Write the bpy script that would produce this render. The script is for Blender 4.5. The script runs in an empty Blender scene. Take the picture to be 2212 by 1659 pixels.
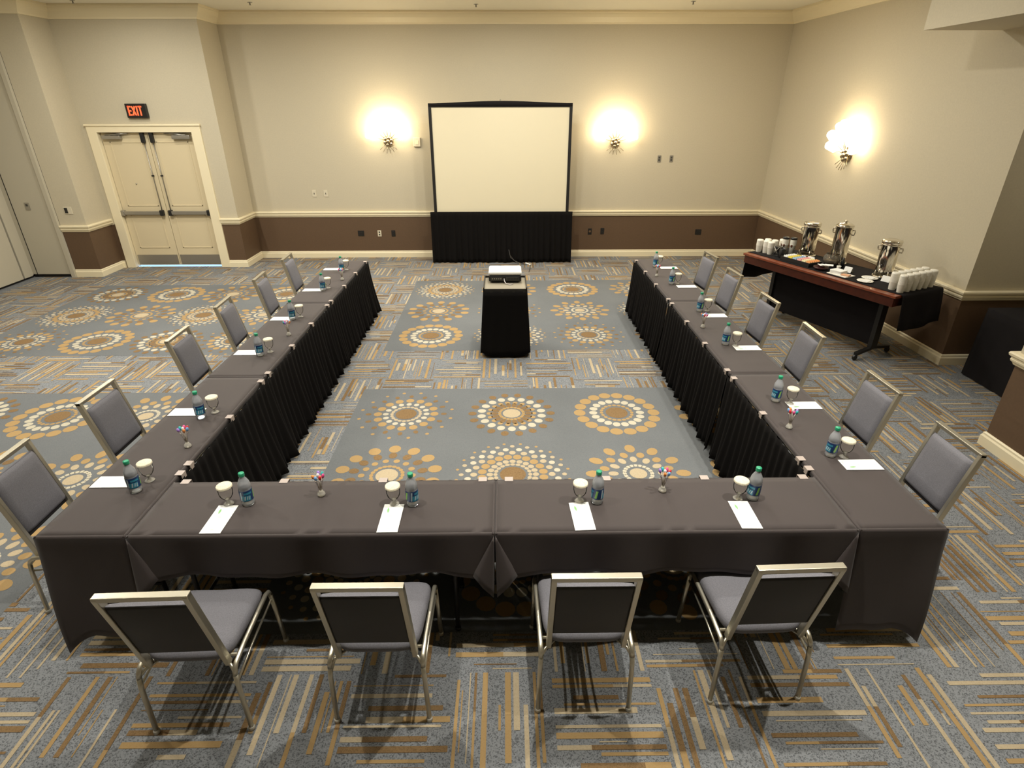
import bpy, bmesh, math, random
from mathutils import Vector, Matrix
random.seed(7)
S = bpy.context.scene
C = S.collection
PI = math.pi
TAU = 2 * PI

# ------------------------------------------------------------------ materials
MATS = {}
def mat(name, col, rough=.6, metal=0., spec=.5, noise=None, bump=None, emit=None, estr=0., sheen=0., coat=0.):
    if name in MATS: return MATS[name]
    m = bpy.data.materials.new(name); m.use_nodes = True
    nt = m.node_tree; b = nt.nodes['Principled BSDF']
    b.inputs['Base Color'].default_value = (*col, 1)
    b.inputs['Roughness'].default_value = rough
    b.inputs['Metallic'].default_value = metal
    b.inputs['Specular IOR Level'].default_value = spec
    b.inputs['Sheen Weight'].default_value = sheen
    b.inputs['Coat Weight'].default_value = coat
    if emit:
        b.inputs['Emission Color'].default_value = (*emit, 1)
        b.inputs['Emission Strength'].default_value = estr
    tc = nt.nodes.new('ShaderNodeTexCoord')
    if noise:                                   # (scale, amount, detail)
        n = nt.nodes.new('ShaderNodeTexNoise'); n.inputs['Scale'].default_value = noise[0]
        n.inputs['Detail'].default_value = noise[2] if len(noise) > 2 else 3
        nt.links.new(tc.outputs['Object'], n.inputs['Vector'])
        r = nt.nodes.new('ShaderNodeMapRange')
        r.inputs['From Min'].default_value = .3; r.inputs['From Max'].default_value = .7
        r.inputs['To Min'].default_value = 1 - noise[1]; r.inputs['To Max'].default_value = 1 + noise[1]
        nt.links.new(n.outputs['Fac'], r.inputs['Value'])
        mx = nt.nodes.new('ShaderNodeVectorMath'); mx.operation = 'SCALE'
        mx.inputs[0].default_value = col
        nt.links.new(r.outputs['Result'], mx.inputs['Scale'])
        nt.links.new(mx.outputs['Vector'], b.inputs['Base Color'])
    if bump:                                    # (scale, strength, distance)
        n2 = nt.nodes.new('ShaderNodeTexNoise'); n2.inputs['Scale'].default_value = bump[0]
        n2.inputs['Detail'].default_value = 4
        nt.links.new(tc.outputs['Object'], n2.inputs['Vector'])
        bp = nt.nodes.new('ShaderNodeBump'); bp.inputs['Strength'].default_value = bump[1]
        bp.inputs['Distance'].default_value = bump[2] if len(bump) > 2 else .01
        nt.links.new(n2.outputs['Fac'], bp.inputs['Height'])
        nt.links.new(bp.outputs['Normal'], b.inputs['Normal'])
    MATS[name] = m
    return m

def clear_mat(name, tint, opaque=.12, ocol=(.8, .8, .8), rough=.05, ior=1.3):
    """thin clear plastic or glass: see-through, with a little haze and gloss"""
    m = bpy.data.materials.new(name); m.use_nodes = True
    nt = m.node_tree; nt.nodes.clear()
    out = nt.nodes.new('ShaderNodeOutputMaterial')
    tr = nt.nodes.new('ShaderNodeBsdfTransparent'); tr.inputs['Color'].default_value = (*tint, 1)
    df = nt.nodes.new('ShaderNodeBsdfDiffuse'); df.inputs['Color'].default_value = (*ocol, 1)
    gl = nt.nodes.new('ShaderNodeBsdfGlossy'); gl.inputs['Roughness'].default_value = rough
    fr = nt.nodes.new('ShaderNodeFresnel'); fr.inputs['IOR'].default_value = ior
    a = nt.nodes.new('ShaderNodeMixShader'); a.inputs['Fac'].default_value = opaque
    b = nt.nodes.new('ShaderNodeMixShader')
    nt.links.new(tr.outputs[0], a.inputs[1]); nt.links.new(df.outputs[0], a.inputs[2])
    nt.links.new(fr.outputs[0], b.inputs['Fac'])
    nt.links.new(a.outputs[0], b.inputs[1]); nt.links.new(gl.outputs[0], b.inputs[2])
    nt.links.new(b.outputs[0], out.inputs['Surface'])
    MATS[name] = m
    return m

def speckle(name, col, amt, scale=190, dark=(.02, .022, .028)):
    """tufted carpet yarn: fine cell speckle"""
    m = bpy.data.materials.new(name); m.use_nodes = True
    nt = m.node_tree; b = nt.nodes['Principled BSDF']
    b.inputs['Roughness'].default_value = .95; b.inputs['Specular IOR Level'].default_value = .1
    tc = nt.nodes.new('ShaderNodeTexCoord')
    v = nt.nodes.new('ShaderNodeTexVoronoi'); v.inputs['Scale'].default_value = scale
    nt.links.new(tc.outputs['Object'], v.inputs['Vector'])
    sp = nt.nodes.new('ShaderNodeSeparateColor'); nt.links.new(v.outputs['Color'], sp.inputs['Color'])
    r = nt.nodes.new('ShaderNodeMapRange'); r.inputs['From Min'].default_value = .45; r.inputs['From Max'].default_value = 1
    r.inputs['To Min'].default_value = 0; r.inputs['To Max'].default_value = amt
    nt.links.new(sp.outputs[0], r.inputs['Value'])
    mx = nt.nodes.new('ShaderNodeMix'); mx.data_type = 'RGBA'
    mx.inputs['A'].default_value = (*col, 1); mx.inputs['B'].default_value = (*dark, 1)
    nt.links.new(r.outputs['Result'], mx.inputs['Factor'])
    n = nt.nodes.new('ShaderNodeTexNoise'); n.inputs['Scale'].default_value = 1.3
    nt.links.new(tc.outputs['Object'], n.inputs['Vector'])
    r2 = nt.nodes.new('ShaderNodeMapRange'); r2.inputs['From Min'].default_value = .3; r2.inputs['From Max'].default_value = .7
    r2.inputs['To Min'].default_value = .93; r2.inputs['To Max'].default_value = 1.07
    nt.links.new(n.outputs['Fac'], r2.inputs['Value'])
    sc = nt.nodes.new('ShaderNodeVectorMath'); sc.operation = 'SCALE'
    nt.links.new(mx.outputs['Result'], sc.inputs[0]); nt.links.new(r2.outputs['Result'], sc.inputs['Scale'])
    nt.links.new(sc.outputs['Vector'], b.inputs['Base Color'])
    MATS[name] = m
    return m

WALL = mat('beige_wallpaper', (.55, .495, .37), .75, noise=(60, .03), bump=(300, .05))
BROWN = mat('brown_wallcovering', (.115, .068, .036), .6, noise=(40, .05), bump=(300, .05))
CREAM = mat('cream_trim_paint', (.84, .75, .53), .45)
DOORP = mat('cream_door_paint', (.70, .60, .40), .45)
CEIL = mat('ceiling_paint', (.84, .80, .67), .9)
PANEL = mat('grey_partition_vinyl', (.50, .46, .36), .7, bump=(200, .05))
SHADE = mat('dark_rubber', (.01, .009, .008), .8)
CLOTH = mat('brown_linen', (.044, .0330, .0312), .8, noise=(3, .05), bump=(500, .08), sheen=.12)
SKIRT = mat('black_pleated_polyester', (.0050, .0042, .0038), .95, spec=.15)
BLACKC = mat('black_linen', (.010, .0085, .0090), .95, spec=.2, noise=(4, .1))
SEATF = mat('grey_woven_upholstery', (.165, .162, .182), .85, noise=(220, .16), bump=(400, .15))
BACKSH = mat('charcoal_back_panel', (.040, .037, .036), .6)
CHROME = mat('champagne_metal', (.62, .58, .47), .33, metal=.85, bump=(60, .02))
GLIDE = mat('pale_plastic', (.5, .48, .42), .5)
STEEL = mat('polished_steel', (.78, .74, .66), .12, metal=1.)
BSTEEL = mat('brushed_steel', (.42, .40, .36), .35, metal=.8)
NICKEL = mat('aged_nickel', (.50, .42, .30), .22, metal=1.)
WHITE = mat('white_paper', (.86, .86, .83), .7)
CUPW = mat('white_cup', (.80, .77, .68), .45)
BLACK = mat('black_plastic', (.012, .012, .012), .4)
BLKM = mat('black_metal', (.012, .011, .010), .45)
DKGREY = mat('dark_grey_plastic', (.05, .048, .04), .5)
MAHOG = mat('mahogany', (.20, .048, .020), .3, noise=(14, .25), coat=.4)
MAHOGD = mat('mahogany_edge', (.060, .012, .005), .4, noise=(14, .2))
SCREEN = mat('matte_screen', (.76, .69, .50), .8)
GREENCAP = mat('green_cap', (.02, .33, .17), .35)
LABELB = mat('blue_label', (.010, .045, .16), .35)
LABELT = mat('teal_label', (.04, .30, .45), .35)
LABELW = mat('white_label_ink', (.55, .70, .78), .35)
LABELG = mat('green_label_ink', (.25, .55, .10), .35)
LEAF = mat('green_print', (.25, .52, .20), .7)
FAINT = mat('faint_grey_print', (.62, .64, .62), .7)
CLIP = mat('frosted_clip', (.40, .335, .30), .45)
PETM = clear_mat('clear_bottle_plastic', (.88, .92, .96), .34, (.86, .89, .94), .12)
GLASSM = clear_mat('clear_glass', (.975, .97, .95), .04, (.8, .76, .66), .03, 1.14)
BOWLG = clear_mat('bowl_glass', (.90, .88, .82), .12, (.75, .70, .60), .03, 1.6)
BASEG = clear_mat('thick_glass', (.85, .84, .80), .45, (.85, .82, .74), .05)
LIDP = mat('cream_paper', (.72, .66, .50), .7, noise=(120, .18))
PLATEM = mat('outlet_ivory', (.66, .60, .46), .5)
BULB = mat('lit_frosted_glass', (1, .95, .8), .4, emit=(1., .82, .55), estr=13.)
EXITR = mat('lit_red_letters', (.9, .1, .03), .5, emit=(1., .10, .035), estr=1.6)
EXITB = mat('exit_black_face', (.012, .010, .009), .4)
DAYL = mat('daylight_glow', (.4, .55, .9), .8, emit=(.30, .52, 1.), estr=1.6)  # blue emission put in to imitate daylight beyond the doors
GREYTOP = mat('grey_laminate', (.27, .24, .18), .45)
CABLE = mat('grey_cable', (.05, .045, .04), .6)
CARPB = speckle('carpet_blue_field', (.152, .160, .165), .35, 260, (.08, .09, .10))
CARPS = speckle('carpet_stripe_ground', (.225, .236, .248), .72, 190, (.036, .038, .042))
CG = speckle('carpet_gold_yarn', (.37, .25, .115), .30, 240, (.30, .18, .07))
CT = speckle('carpet_tan_yarn', (.44, .36, .24), .30, 240, (.25, .2, .13))
CB = speckle('carpet_brown_yarn', (.22, .14, .068), .45, 240, (.08, .05, .02))
CC = speckle('carpet_cream_yarn', (.48, .44, .34), .25, 240, (.4, .34, .25))

# ------------------------------------------------------------------ mesh helpers
class MB:
    """collects shapes, then links them as ONE mesh object"""
    def __init__(s): s.bm = bmesh.new(); s.mats = []
    def mi(s, m):
        if m not in s.mats: s.mats.append(m)
        return s.mats.index(m)
    def face(s, pts, m=None, smooth=False):
        vs = [s.bm.verts.new(p) for p in pts]
        f = s.bm.faces.new(vs)
        if m: f.material_index = s.mi(m)
        f.smooth = smooth
        return f
    def box(s, x0, x1, y0, y1, z0, z1, m=None, M=None):
        pts = [(x0,y0,z0),(x1,y0,z0),(x1,y1,z0),(x0,y1,z0),(x0,y0,z1),(x1,y0,z1),(x1,y1,z1),(x0,y1,z1)]
        if M: pts = [M @ Vector(p) for p in pts]
        v = [s.bm.verts.new(p) for p in pts]
        k = s.mi(m) if m else 0
        for q in ((0,3,2,1),(4,5,6,7),(0,1,5,4),(1,2,6,5),(2,3,7,6),(3,0,4,7)):
            f = s.bm.faces.new([v[i] for i in q]); f.material_index = k
        return s
    def grid(s, rows, m=None, smooth=True, closed=False):
        """rows of points -> quads"""
        V = [[s.bm.verts.new(p) for p in r] for r in rows]
        k = s.mi(m) if m else 0
        n = len(V[0])
        for i in range(len(V) - 1):
            for j in range(n if closed else n - 1):
                a, b = j, (j + 1) % n
                f = s.bm.faces.new((V[i][a], V[i][b], V[i+1][b], V[i+1][a])); f.material_index = k; f.smooth = smooth
        return V
    def lathe(s, prof, m=None, n=20, M=None, cap0=True, cap1=True, smooth=True):
        rows = []
        for r, z in prof:
            row = []
            for i in range(n):
                p = Vector((r * math.cos(TAU*i/n), r * math.sin(TAU*i/n), z))
                row.append(M @ p if M else p)
            rows.append(row)
        V = s.grid(rows, m, smooth, True)
        k = s.mi(m) if m else 0
        if cap0 and prof[0][0] > 1e-6:
            f = s.bm.faces.new(list(reversed(V[0]))); f.material_index = k
        if cap1 and prof[-1][0] > 1e-6:
            f = s.bm.faces.new(V[-1]); f.material_index = k
        return s
    def tube(s, pts, r, m=None, n=10, caps=True, rect=None):
        """swept tube through pts; rect=(half_a, half_b) gives a rectangular section"""
        P = [Vector(p) for p in pts]
        up = Vector((0, 0, 1)); rows = []
        prev = None
        for i, p in enumerate(P):
            if i == 0: t = P[1] - P[0]
            elif i == len(P) - 1: t = P[-1] - P[-2]
            else: t = (P[i+1] - p).normalized() + (p - P[i-1]).normalized()
            t.normalize()
            if prev is None:
                u = up if abs(t.dot(up)) < .95 else Vector((0, 1, 0))
                a = t.cross(u).normalized()
            else:
                a = (prev - t * prev.dot(t)).normalized()
            prev = a; b = t.cross(a)
            rr = r[i] if isinstance(r, (list, tuple)) else r
            if rect: rows.append([p + a*rect[0]*x + b*rect[1]*y for x, y in ((1,1),(-1,1),(-1,-1),(1,-1))])
            else: rows.append([p + a*rr*math.cos(TAU*k/n) + b*rr*math.sin(TAU*k/n) for k in range(n)])
        V = s.grid(rows, m, not rect, True)
        k = s.mi(m) if m else 0
        if caps:
            f = s.bm.faces.new(list(reversed(V[0]))); f.material_index = k
            f = s.bm.faces.new(V[-1]); f.material_index = k
        return s
    def ball(s, c, r, m=None, n=12, sc=(1,1,1)):
        c = Vector(c)
        prof = [(math.sin(PI*i/(n//2)), -math.cos(PI*i/(n//2))) for i in range(n//2 + 1)]
        rows = [[c + Vector((r*sc[0]*max(a,1e-4)*math.cos(TAU*j/n), r*sc[1]*max(a,1e-4)*math.sin(TAU*j/n), r*sc[2]*z)) for j in range(n)] for a, z in prof]
        s.grid(rows, m, True, True)
        return s
    def build(s, name, m=None, parent=None, bevel=0, loc=None, rz=0, solid=0, sub=0, recalc=True):
        if recalc: bmesh.ops.recalc_face_normals(s.bm, faces=s.bm.faces)
        me = bpy.data.meshes.new(name); s.bm.to_mesh(me); s.bm.free()
        if s.mats:
            for q in s.mats: me.materials.append(q)
        elif m: me.materials.append(m)
        o = bpy.data.objects.new(name, me); C.objects.link(o)
        if parent: o.parent = parent
        if loc: o.location = loc
        o.rotation_euler.z = rz
        if solid:
            q = o.modifiers.new('solid', 'SOLIDIFY'); q.thickness = solid; q.offset = 0
        if bevel:
            q = o.modifiers.new('bevel', 'BEVEL'); q.width = bevel; q.segments = 2; q.limit_method = 'ANGLE'
        if sub:
            q = o.modifiers.new('sub', 'SUBSURF'); q.levels = sub; q.render_levels = sub
        return o

def tag(o, label=None, cat=None, group=None, kind=None):
    if label: o['label'] = label
    if cat: o['category'] = cat
    if group: o['group'] = group
    if kind: o['kind'] = kind
    return o
def thing(name, label, cat, loc=(0,0,0), rz=0, group=None):
    o = bpy.data.objects.new(name, None); C.objects.link(o)
    o.empty_display_size = .1
    o.location = loc; o.rotation_euler = (0, 0, rz)
    return tag(o, label, cat, group)
def copy_tree(o, parent=None):
    c = o.copy(); C.objects.link(c)
    if parent: c.parent = parent
    for ch in [x for x in o.children]: copy_tree(ch, c)
    return c
def bx(name, x0, x1, y0, y1, z0, z1, m, parent=None, bevel=0, M=None):
    return MB().box(x0, x1, y0, y1, z0, z1, m, M).build(name, None, parent, bevel)
def struct(o): o['kind'] = 'structure'; return o
ORD = ['first', 'second', 'third', 'fourth', 'fifth', 'sixth', 'seventh', 'eighth']

# ------------------------------------------------------------------ room dimensions
ZC = 4.0
BWY = 8.75
WR0, WR1 = (4.97, 3.63), (4.83, BWY)          # right wall, near and far end
def xr(y): return WR0[0] + (WR1[0] - WR0[0]) * (y - WR0[1]) / (WR1[1] - WR0[1])

# ------------------------------------------------------------------ carpet floor
def floor():
    mb = MB()
    mb.face([(-8.2, -6, -.002), (7.6, -6, -.002), (7.6, 9, -.002), (-8.2, 9, -.002)], CARPS)
    zones = [(-1.414, 2.27, .05, 3.097), (-1.414, 2.65, 4.113, 7.10),
             (-6.47, -2.9, .14, 3.05), (-6.47, -2.9, 4.02, 6.93)]
    for x0, x1, y0, y1 in zones:
        mb.face([(x0, y0, -.001), (x1, y0, -.001), (x1, y1, -.001), (x0, y1, -.001)], CARPB)
    def inzone(x, y): return any(a < x < b and c < y < d for a, b, c, d in zones)
    rnd = random.Random(3)
    P = .508
    def dash(x0, x1, y0, y1, m):
        # cut the dash against medallion zones (keep only parts on stripe ground)
        xs = sorted({x0, x1} | {e for z in zones for e in z[:2] if x0 < e < x1})
        ys = sorted({y0, y1} | {e for z in zones for e in z[2:] if y0 < e < y1})
        for a, b in zip(xs, xs[1:]):
            for c, d in zip(ys, ys[1:]):
                if b - a < .004 or d - c < .004: continue
                if inzone((a+b)/2, (c+d)/2): continue
                mb.face([(a, c, 0), (b, c, 0), (b, d, 0), (a, d, 0)], m)
    for i in range(-16, 12):
        for j in range(-5, 18):
            X0, Y0 = -.22 + P*i, -.205 + P*j
            if X0 < -8.1 or X0 + P > 7.5: continue
            vert = (i + j) % 2 != 0
            k = 8
            u = .02
            while u < P - .02:
                w = rnd.choice((.006, .012, .016, .022, .026, .030))
                if u + w > P: break
                v0 = rnd.choice((0, 0, 0, .05, .10, .2)); v1 = P - rnd.choice((0, 0, 0, .04, .10, .18))
                c1 = rnd.choice((CG, CG, CT, CT, CB)); cut = None
                if w > .011 and rnd.random() < .5:
                    cut = v0 + (v1 - v0) * rnd.uniform(.25, .75); c2 = rnd.choice((CB, CB, CG, CT))
                segs = [(v0, v1, c1)] if cut is None else [(v0, cut, c1), (cut, v1, c2)]
                for a, b, m in segs:
                    if vert: dash(X0+u, X0+u+w, Y0+a, Y0+b, m)
                    else: dash(X0+a, X0+b, Y0+u, Y0+u+w, m)
                u += w + rnd.choice((.012, .020, .030, .042, .056))
    def disc(cx, cy, r, m, n=12, rot=0, e=1., z=0.):
        pts = []
        for q in range(n):
            a = TAU*q/n
            px, py = r*e*math.cos(a), r*math.sin(a)
            pts.append((cx + px*math.cos(rot) - py*math.sin(rot), cy + px*math.sin(rot) + py*math.cos(rot), z))
        mb.face(pts, m)
    def ring(cx, cy, R, n, r, m, e=1., off=0.):
        for q in range(n):
            a = TAU*(q + off)/n
            disc(cx + R*math.cos(a), cy + R*math.sin(a), r, m, 12, a, e)
    def hub(cx, cy, r, m, rim, rimr):
        ring(cx, cy, rimr, 20, .021, rim, .8)
        disc(cx, cy, r, m, 24)
    def med(t, x, y):
        if t == 1:
            hub(x, y, .105, CB, CG, .145); ring(x, y, .225, 18, .036, CC, 1.1); ring(x, y, .355, 18, .060, CG, .95)
        elif t == 2:
            hub(x, y, .10, CB, CT, .135); ring(x, y, .195, 16, .026, CC, 1.1); ring(x, y, .27, 16, .040, CG, 1.)
            ring(x, y, .36, 16, .022, CB, 1.3); ring(x, y, .44, 16, .018, CG, 1., .5)
        elif t == 3:
            hub(x, y, .085, CT, CG, .115); ring(x, y, .165, 18, .026, CB, 1.5); ring(x, y, .215, 18, .025, CG)
            ring(x, y, .29, 18, .037, CC, 1.1, .5); ring(x, y, .375, 18, .036, CB, 1.15)
        elif t == 4:
            hub(x, y, .105, CB, CT, .14); ring(x, y, .185, 20, .026, CT); ring(x, y, .25, 20, .036, CG, 1., .5)
            ring(x, y, .315, 20, .028, CT); ring(x, y, .365, 20, .026, CC, 1., .5); ring(x, y, .415, 20, .020, CT)
            ring(x, y, .455, 20, .014, CG, 1., .5)
        elif t == 5:
            hub(x, y, .09, CT, CG, .125); ring(x, y, .205, 14, .027, CG); ring(x, y, .285, 14, .036, CB, 1.2, .5)
            ring(x, y, .385, 14, .052, CG, 1.1, .5)
        else:
            hub(x, y, .07, CT, CC, .11); ring(x, y, .20, 12, .030, CT, 1.4); ring(x, y, .27, 12, .034, CG, 1.2, .5)
            ring(x, y, .365, 12, .045, CG, 1.35)
    xs = (-.90, .11, 1.12, 2.13)
    rows = [(.56, (4, 1, 5)), (1.565, (5, 4, 6, 1)), (2.565, (2, 3, 1, 5)), (4.61, (1, 4, 2, 3)), (5.57, (5, 2, 6, 4)), (6.585, (4, 5, 1, 6))]
    for y, ts in rows:
        for x, t in zip(xs, ts): med(t, x, y)
    xl = (-5.97, -5.06, -4.19, -3.36)
    rowsl = [(.62, (4, 2, 1, 6)), (1.54, (1, 3, 5, 6)), (2.56, (2, 3, 1, 6)), (4.48, (2, 1, 3, 2)), (5.45, (4, 5, 4, 6)), (6.42, (3, 1, 5, 1))]
    for y, ts in rowsl:
        for x, t in zip(xl, ts): med(t, x - (.02 if y < 3 else 0), y)
    o = mb.build('floor', recalc=False)
    struct(o)
floor()

# ------------------------------------------------------------------ walls
def wallseg(name, a, b, z0=0., z1=ZC, split=.77, t=.10):
    """wall face from a to b, room on the right of the direction a->b"""
    a, b = Vector((*a, 0)), Vector((*b, 0))
    d = (b - a).normalized(); out = Vector((-d.y, d.x, 0)) * t
    mb = MB()
    def slab(za, zb, m):
        P = [a, b, b + out - d*t, a + out + d*t]
        lo = [p + Vector((0,0,za)) for p in P]; hi = [p + Vector((0,0,zb)) for p in P]
        v = lo + hi
        for q in ((0,3,2,1),(4,5,6,7),(0,1,5,4),(1,2,6,5),(2,3,7,6),(3,0,4,7)): mb.face([v[i] for i in q], m)
    if split and z0 < split < z1:
        slab(z0, split, BROWN); slab(split, z1, WALL)
    else: slab(z0, z1, WALL)
    return struct(mb.build(name))
LWX, LWY = -8.0, 7.45
DWY = 8.07
DX0, DX1, DZ = -6.64, -5.06, 2.25             # door opening
wallseg('wall_left_return', (-7.29, 7.47), (-6.86, 7.47))
wallseg('wall_left_jog', (-6.86, 7.47), (-6.86, DWY))
wallseg('wall_door_left', (-6.86, DWY), (DX0, DWY))
wallseg('wall_door_top', (DX0, DWY), (DX1, DWY), z0=DZ)
wallseg('wall_door_right', (DX1, DWY), (-4.62, DWY))
wallseg('wall_back_return', (-4.62, DWY), (-4.62, BWY))
wallseg('wall_back', (-4.62, BWY), (WR1[0], BWY))
wallseg('wall_right', WR1, WR0)
wallseg('wall_alcove_far', WR0, (7.5, 3.63))
wallseg('wall_alcove_side', (7.5, 3.63), (7.5, 1.96))
wallseg('wall_alcove_near', (7.5, 1.96), (4.2, 1.96))
wallseg('wall_right_near', (4.2, 1.96), (4.2, -6))
wallseg('wall_front', (4.2, -6), (LWX, -6), split=None)
# ceiling and the dropped beam over the right opening
struct(bx('ceiling', -8.2, 7.6, -6.1, 9., ZC, ZC + .1, CEIL))
struct(bx('trim_1', 4.17, 7.5, -6, 4.28, 3.30, ZC, WALL))

# movable partition (left) : panels in a track with dark seams
mb = MB()
mb.box(LWX-.09, LWX, -6, 7.20, .035, ZC, PANEL)
mb.box(LWX-.10, LWX-.03, -6, 7.45, .0, ZC, SHADE)
mb.box(LWX-.09, LWX+.0, 7.235, 7.40, .035, ZC, PANEL)
mb.box(LWX-.09, LWX-.02, 7.40, 7.45, .035, ZC, PANEL)
struct(mb.build('wall_left'))
mb = MB()
mb.box(LWX-.02, -7.37, LWY, LWY+.08, .05, ZC, PANEL)
mb.box(LWX-.02, -7.29, LWY+.02, LWY+.10, 0, ZC, SHADE)
mb.box(-7.36, -7.295, LWY-.03, LWY+.06, .0, ZC, PANEL)
mb.box(LWX+.05, LWX+.06, LWY-.004, LWY, .05, ZC, SHADE)
struct(mb.build('wall_left_pocket'))

def sweep(name, path, prof, m):
    """moulding: prof = (offset into room, z); room on the right of the path"""
    P = [Vector((*p, 0)) for p in path]; rows = []
    for i, p in enumerate(P):
        ns = []
        if i > 0: d = (p - P[i-1]).normalized(); ns.append(Vector((d.y, -d.x, 0)))
        if i < len(P)-1: d = (P[i+1] - p).normalized(); ns.append(Vector((d.y, -d.x, 0)))
        n = sum(ns, Vector()).normalized(); k = 1 / max(.3, n.dot(ns[0]))
        rows.append([p + n*k*o + Vector((0, 0, z)) for o, z in prof])
    mb = MB(); V = mb.grid(rows, m, False, True)
    mb.bm.faces.new(V[0]); mb.bm.faces.new(list(reversed(V[-1])))
    return struct(mb.build(name))
BASE = [(0, 0), (.024, 0), (.024, .085), (.016, .10), (.016, .115), (.006, .125), (0, .125)]
RAIL = [(0, .755), (.012, .757), (.018, .772), (.030, .785), (.034, .80), (.030, .815), (.046, .83), (.050, .848), (.044, .86), (0, .862)]
CROWN = [(0, 3.815), (.018, 3.817), (.022, 3.84), (.05, 3.87), (.085, 3.905), (.105, 3.94), (.115, 3.965), (.135, 3.97), (.135, 3.999), (0, 3.999)]
pathL = [(-7.29, 7.47), (-6.86, 7.47), (-6.86, DWY), (-6.80, DWY)]
pathR = [(-4.93, DWY), (-4.62, DWY), (-4.62, BWY), WR1, WR0, (7.45, 3.63)]
pathN = [(7.45, 1.96), (4.2, 1.96), (4.2, -5.9)]
for i, (nm, p) in enumerate((('baseboard_left', pathL), ('baseboard_back', pathR), ('baseboard_right', pathN))):
    sweep(nm, p, BASE, CREAM)
for i, p in enumerate((pathL, pathR, pathN)): sweep('trim_%d' % (i+2), p, RAIL, CREAM)
sweep('trim_5', [(LWX, -5.9), (LWX, LWY), (-6.86, LWY+.02), (-6.86, DWY), (-4.62, DWY), (-4.62, BWY), WR1, (xr(4.30), 4.30)], CROWN, CREAM)

# ------------------------------------------------------------------ double door
dr = struct(thing('door_1', None, None, ((DX0+DX1)/2, DWY, 0)))
mb = MB()
hw = (DX1-DX0)/2
for s in (-1, 1):
    a, b = sorted((s*(hw-.02), s*(hw+.135)))
    mb.box(a, b, -.028, .12, 0, DZ+.0, CREAM)
mb.box(-hw-.135, hw+.135, -.028, .12, DZ-.01, DZ+.11, CREAM)
mb.box(-hw-.15, hw+.15, -.045, .0, DZ+.085, DZ+.115, CREAM)
mb.build('door_frame', None, dr, .006)
LW = hw - .03
for s in (-1, 1):
    x0, x1 = sorted((s*.004, s*LW))
    lf = bx('door_leaf', x0, x1,   .055, .10, .030, DZ-.02, DOORP, dr)
    mb = MB()                                   # raised panel mouldings
    for z0, z1 in ((.335, .92), (1.06, 2.10)):
        a, b = x0+.11, x1-.11
        for q in ((a, b, z0, z0+.022), (a, b, z1-.022, z1), (a, a+.022, z0, z1), (b-.022, b, z0, z1)):
            mb.box(q[0], q[1], .048, .056, q[2], q[3], DOORP)
    mb.build('panel_moulding', None, dr, .004)
    pb = MB().box(x0+(.06 if s > 0 else .02), x1-(.02 if s > 0 else .06), -.012, .02, .925, .985, BSTEEL).build('push_bar', None, dr, .008)
    for xx in ((s*.075), (s*(LW-.02))):
        MB().box(xx-.03, xx+.03, -.02, .055, .905, 1.0, BLACK if xx*s < .2 or s > 0 else BSTEEL).build('bar_housing', None, pb, .012)
    rx = s*.075
    rod = MB().tube([(rx, .035, 1.0), (rx, .035, 2.08)], .008, BSTEEL, 8).build('vertical_rod', None, dr)
    MB().box(rx-.03, rx+.03, .0, .056, 2.08, 2.235, BLACK).build('rod_latch', None, rod, .01)
    MB().box(rx-.016, rx+.016, .02, .056, 1.55, 1.575, BLKM).build('rod_guide', None, rod, .003)
    cl = MB().box(*sorted((s*.42, s*.72)), -.02, .055, 2.135, 2.195, BSTEEL).build('door_closer', None, dr, .01)
    MB().tube([(s*.66, -.01, 2.20), (s*.30, .02, 2.225)], .012, BSTEEL, 8).build('closer_arm', None, cl)
    bx('kick_plate', x0+.02, x1-.02, .046, .056, .05, .215, BSTEEL, dr)
MB().lathe([(.012, 0), (.012, .006), (.004, .009)], BSTEEL, 12, Matrix.Translation((-.40, .055, 1.43)) @ Matrix.Rotation(PI/2, 4, 'X')).build('peephole', None, dr)
struct(bx('floor_outside_glow', DX0-.3, DX1+.3, DWY+.055, DWY+.9, -.03, .002, DAYL))  # self-glowing slab, stands in for daylight showing under the leaves

# exit sign
ex = thing('exit_sign', 'lit red and black exit sign above the cream double doors', 'exit sign', (-5.865, DWY, 2.455))
MB().box(-.165, .165, -.055, 0, 0, .21, EXITB).build('sign_housing', None, ex, .008)
mb = MB()
def bar(x0, x1, z0, z1): mb.box(x0, x1, -.060, -.054, z0, z1, EXITR)
zb, zt, w = .035, .175, .020
bar(-.125, -.125+w, zb, zt)
for z in (zb, (zb+zt)/2-w/2, zt-w): bar(-.125, -.073, z, z+w)
for sgn in (-1, 1):
    cx = -.033
    mb.tube([(cx-sgn*.024, -.057, zb+.004), (cx+sgn*.024, -.057, zt-.004)], .01, EXITR, rect=(.0035, .0105))
bar(.010, .010+w, zb, zt)
bar(.042, .100, zt-w, zt); bar(.061, .061+w, zb, zt)
mb.build('exit_letters', None, ex)

# ------------------------------------------------------------------ wall plates and small fittings
def plate(name, label, cat, x, z, w, h, m, y=BWY, group=None, holes=(), hm=BLKM, rz=0, loc=None):
    t = thing(name, label, cat, loc or (x, y, z), rz, group)
    MB().box(-w/2, w/2, -.008, 0, -h/2, h/2, m).build('cover_plate', None, t, .002)
    if holes:
        for hx, hz, a, b in holes: MB().box(hx-a/2, hx+a/2, -.011, -.007, hz-b/2, hz+b/2, hm).build('socket', None, t, .001)
    return t
du = ((0, .022, .026, .028), (0, -.022, .026, .028))
plate('light_switch', 'left of two ivory wall plates above the rail, left of the left sconce', 'wall plate', -3.442, 1.178, .075, .12, PLATEM, holes=((0, 0, .012, .03),), hm=DKGREY)
plate('light_switch', 'right of two ivory wall plates above the rail, left of the left sconce', 'wall plate', -3.23, 1.178, .075, .12, PLATEM, holes=((0, 0, .012, .03),), hm=DKGREY)
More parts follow.
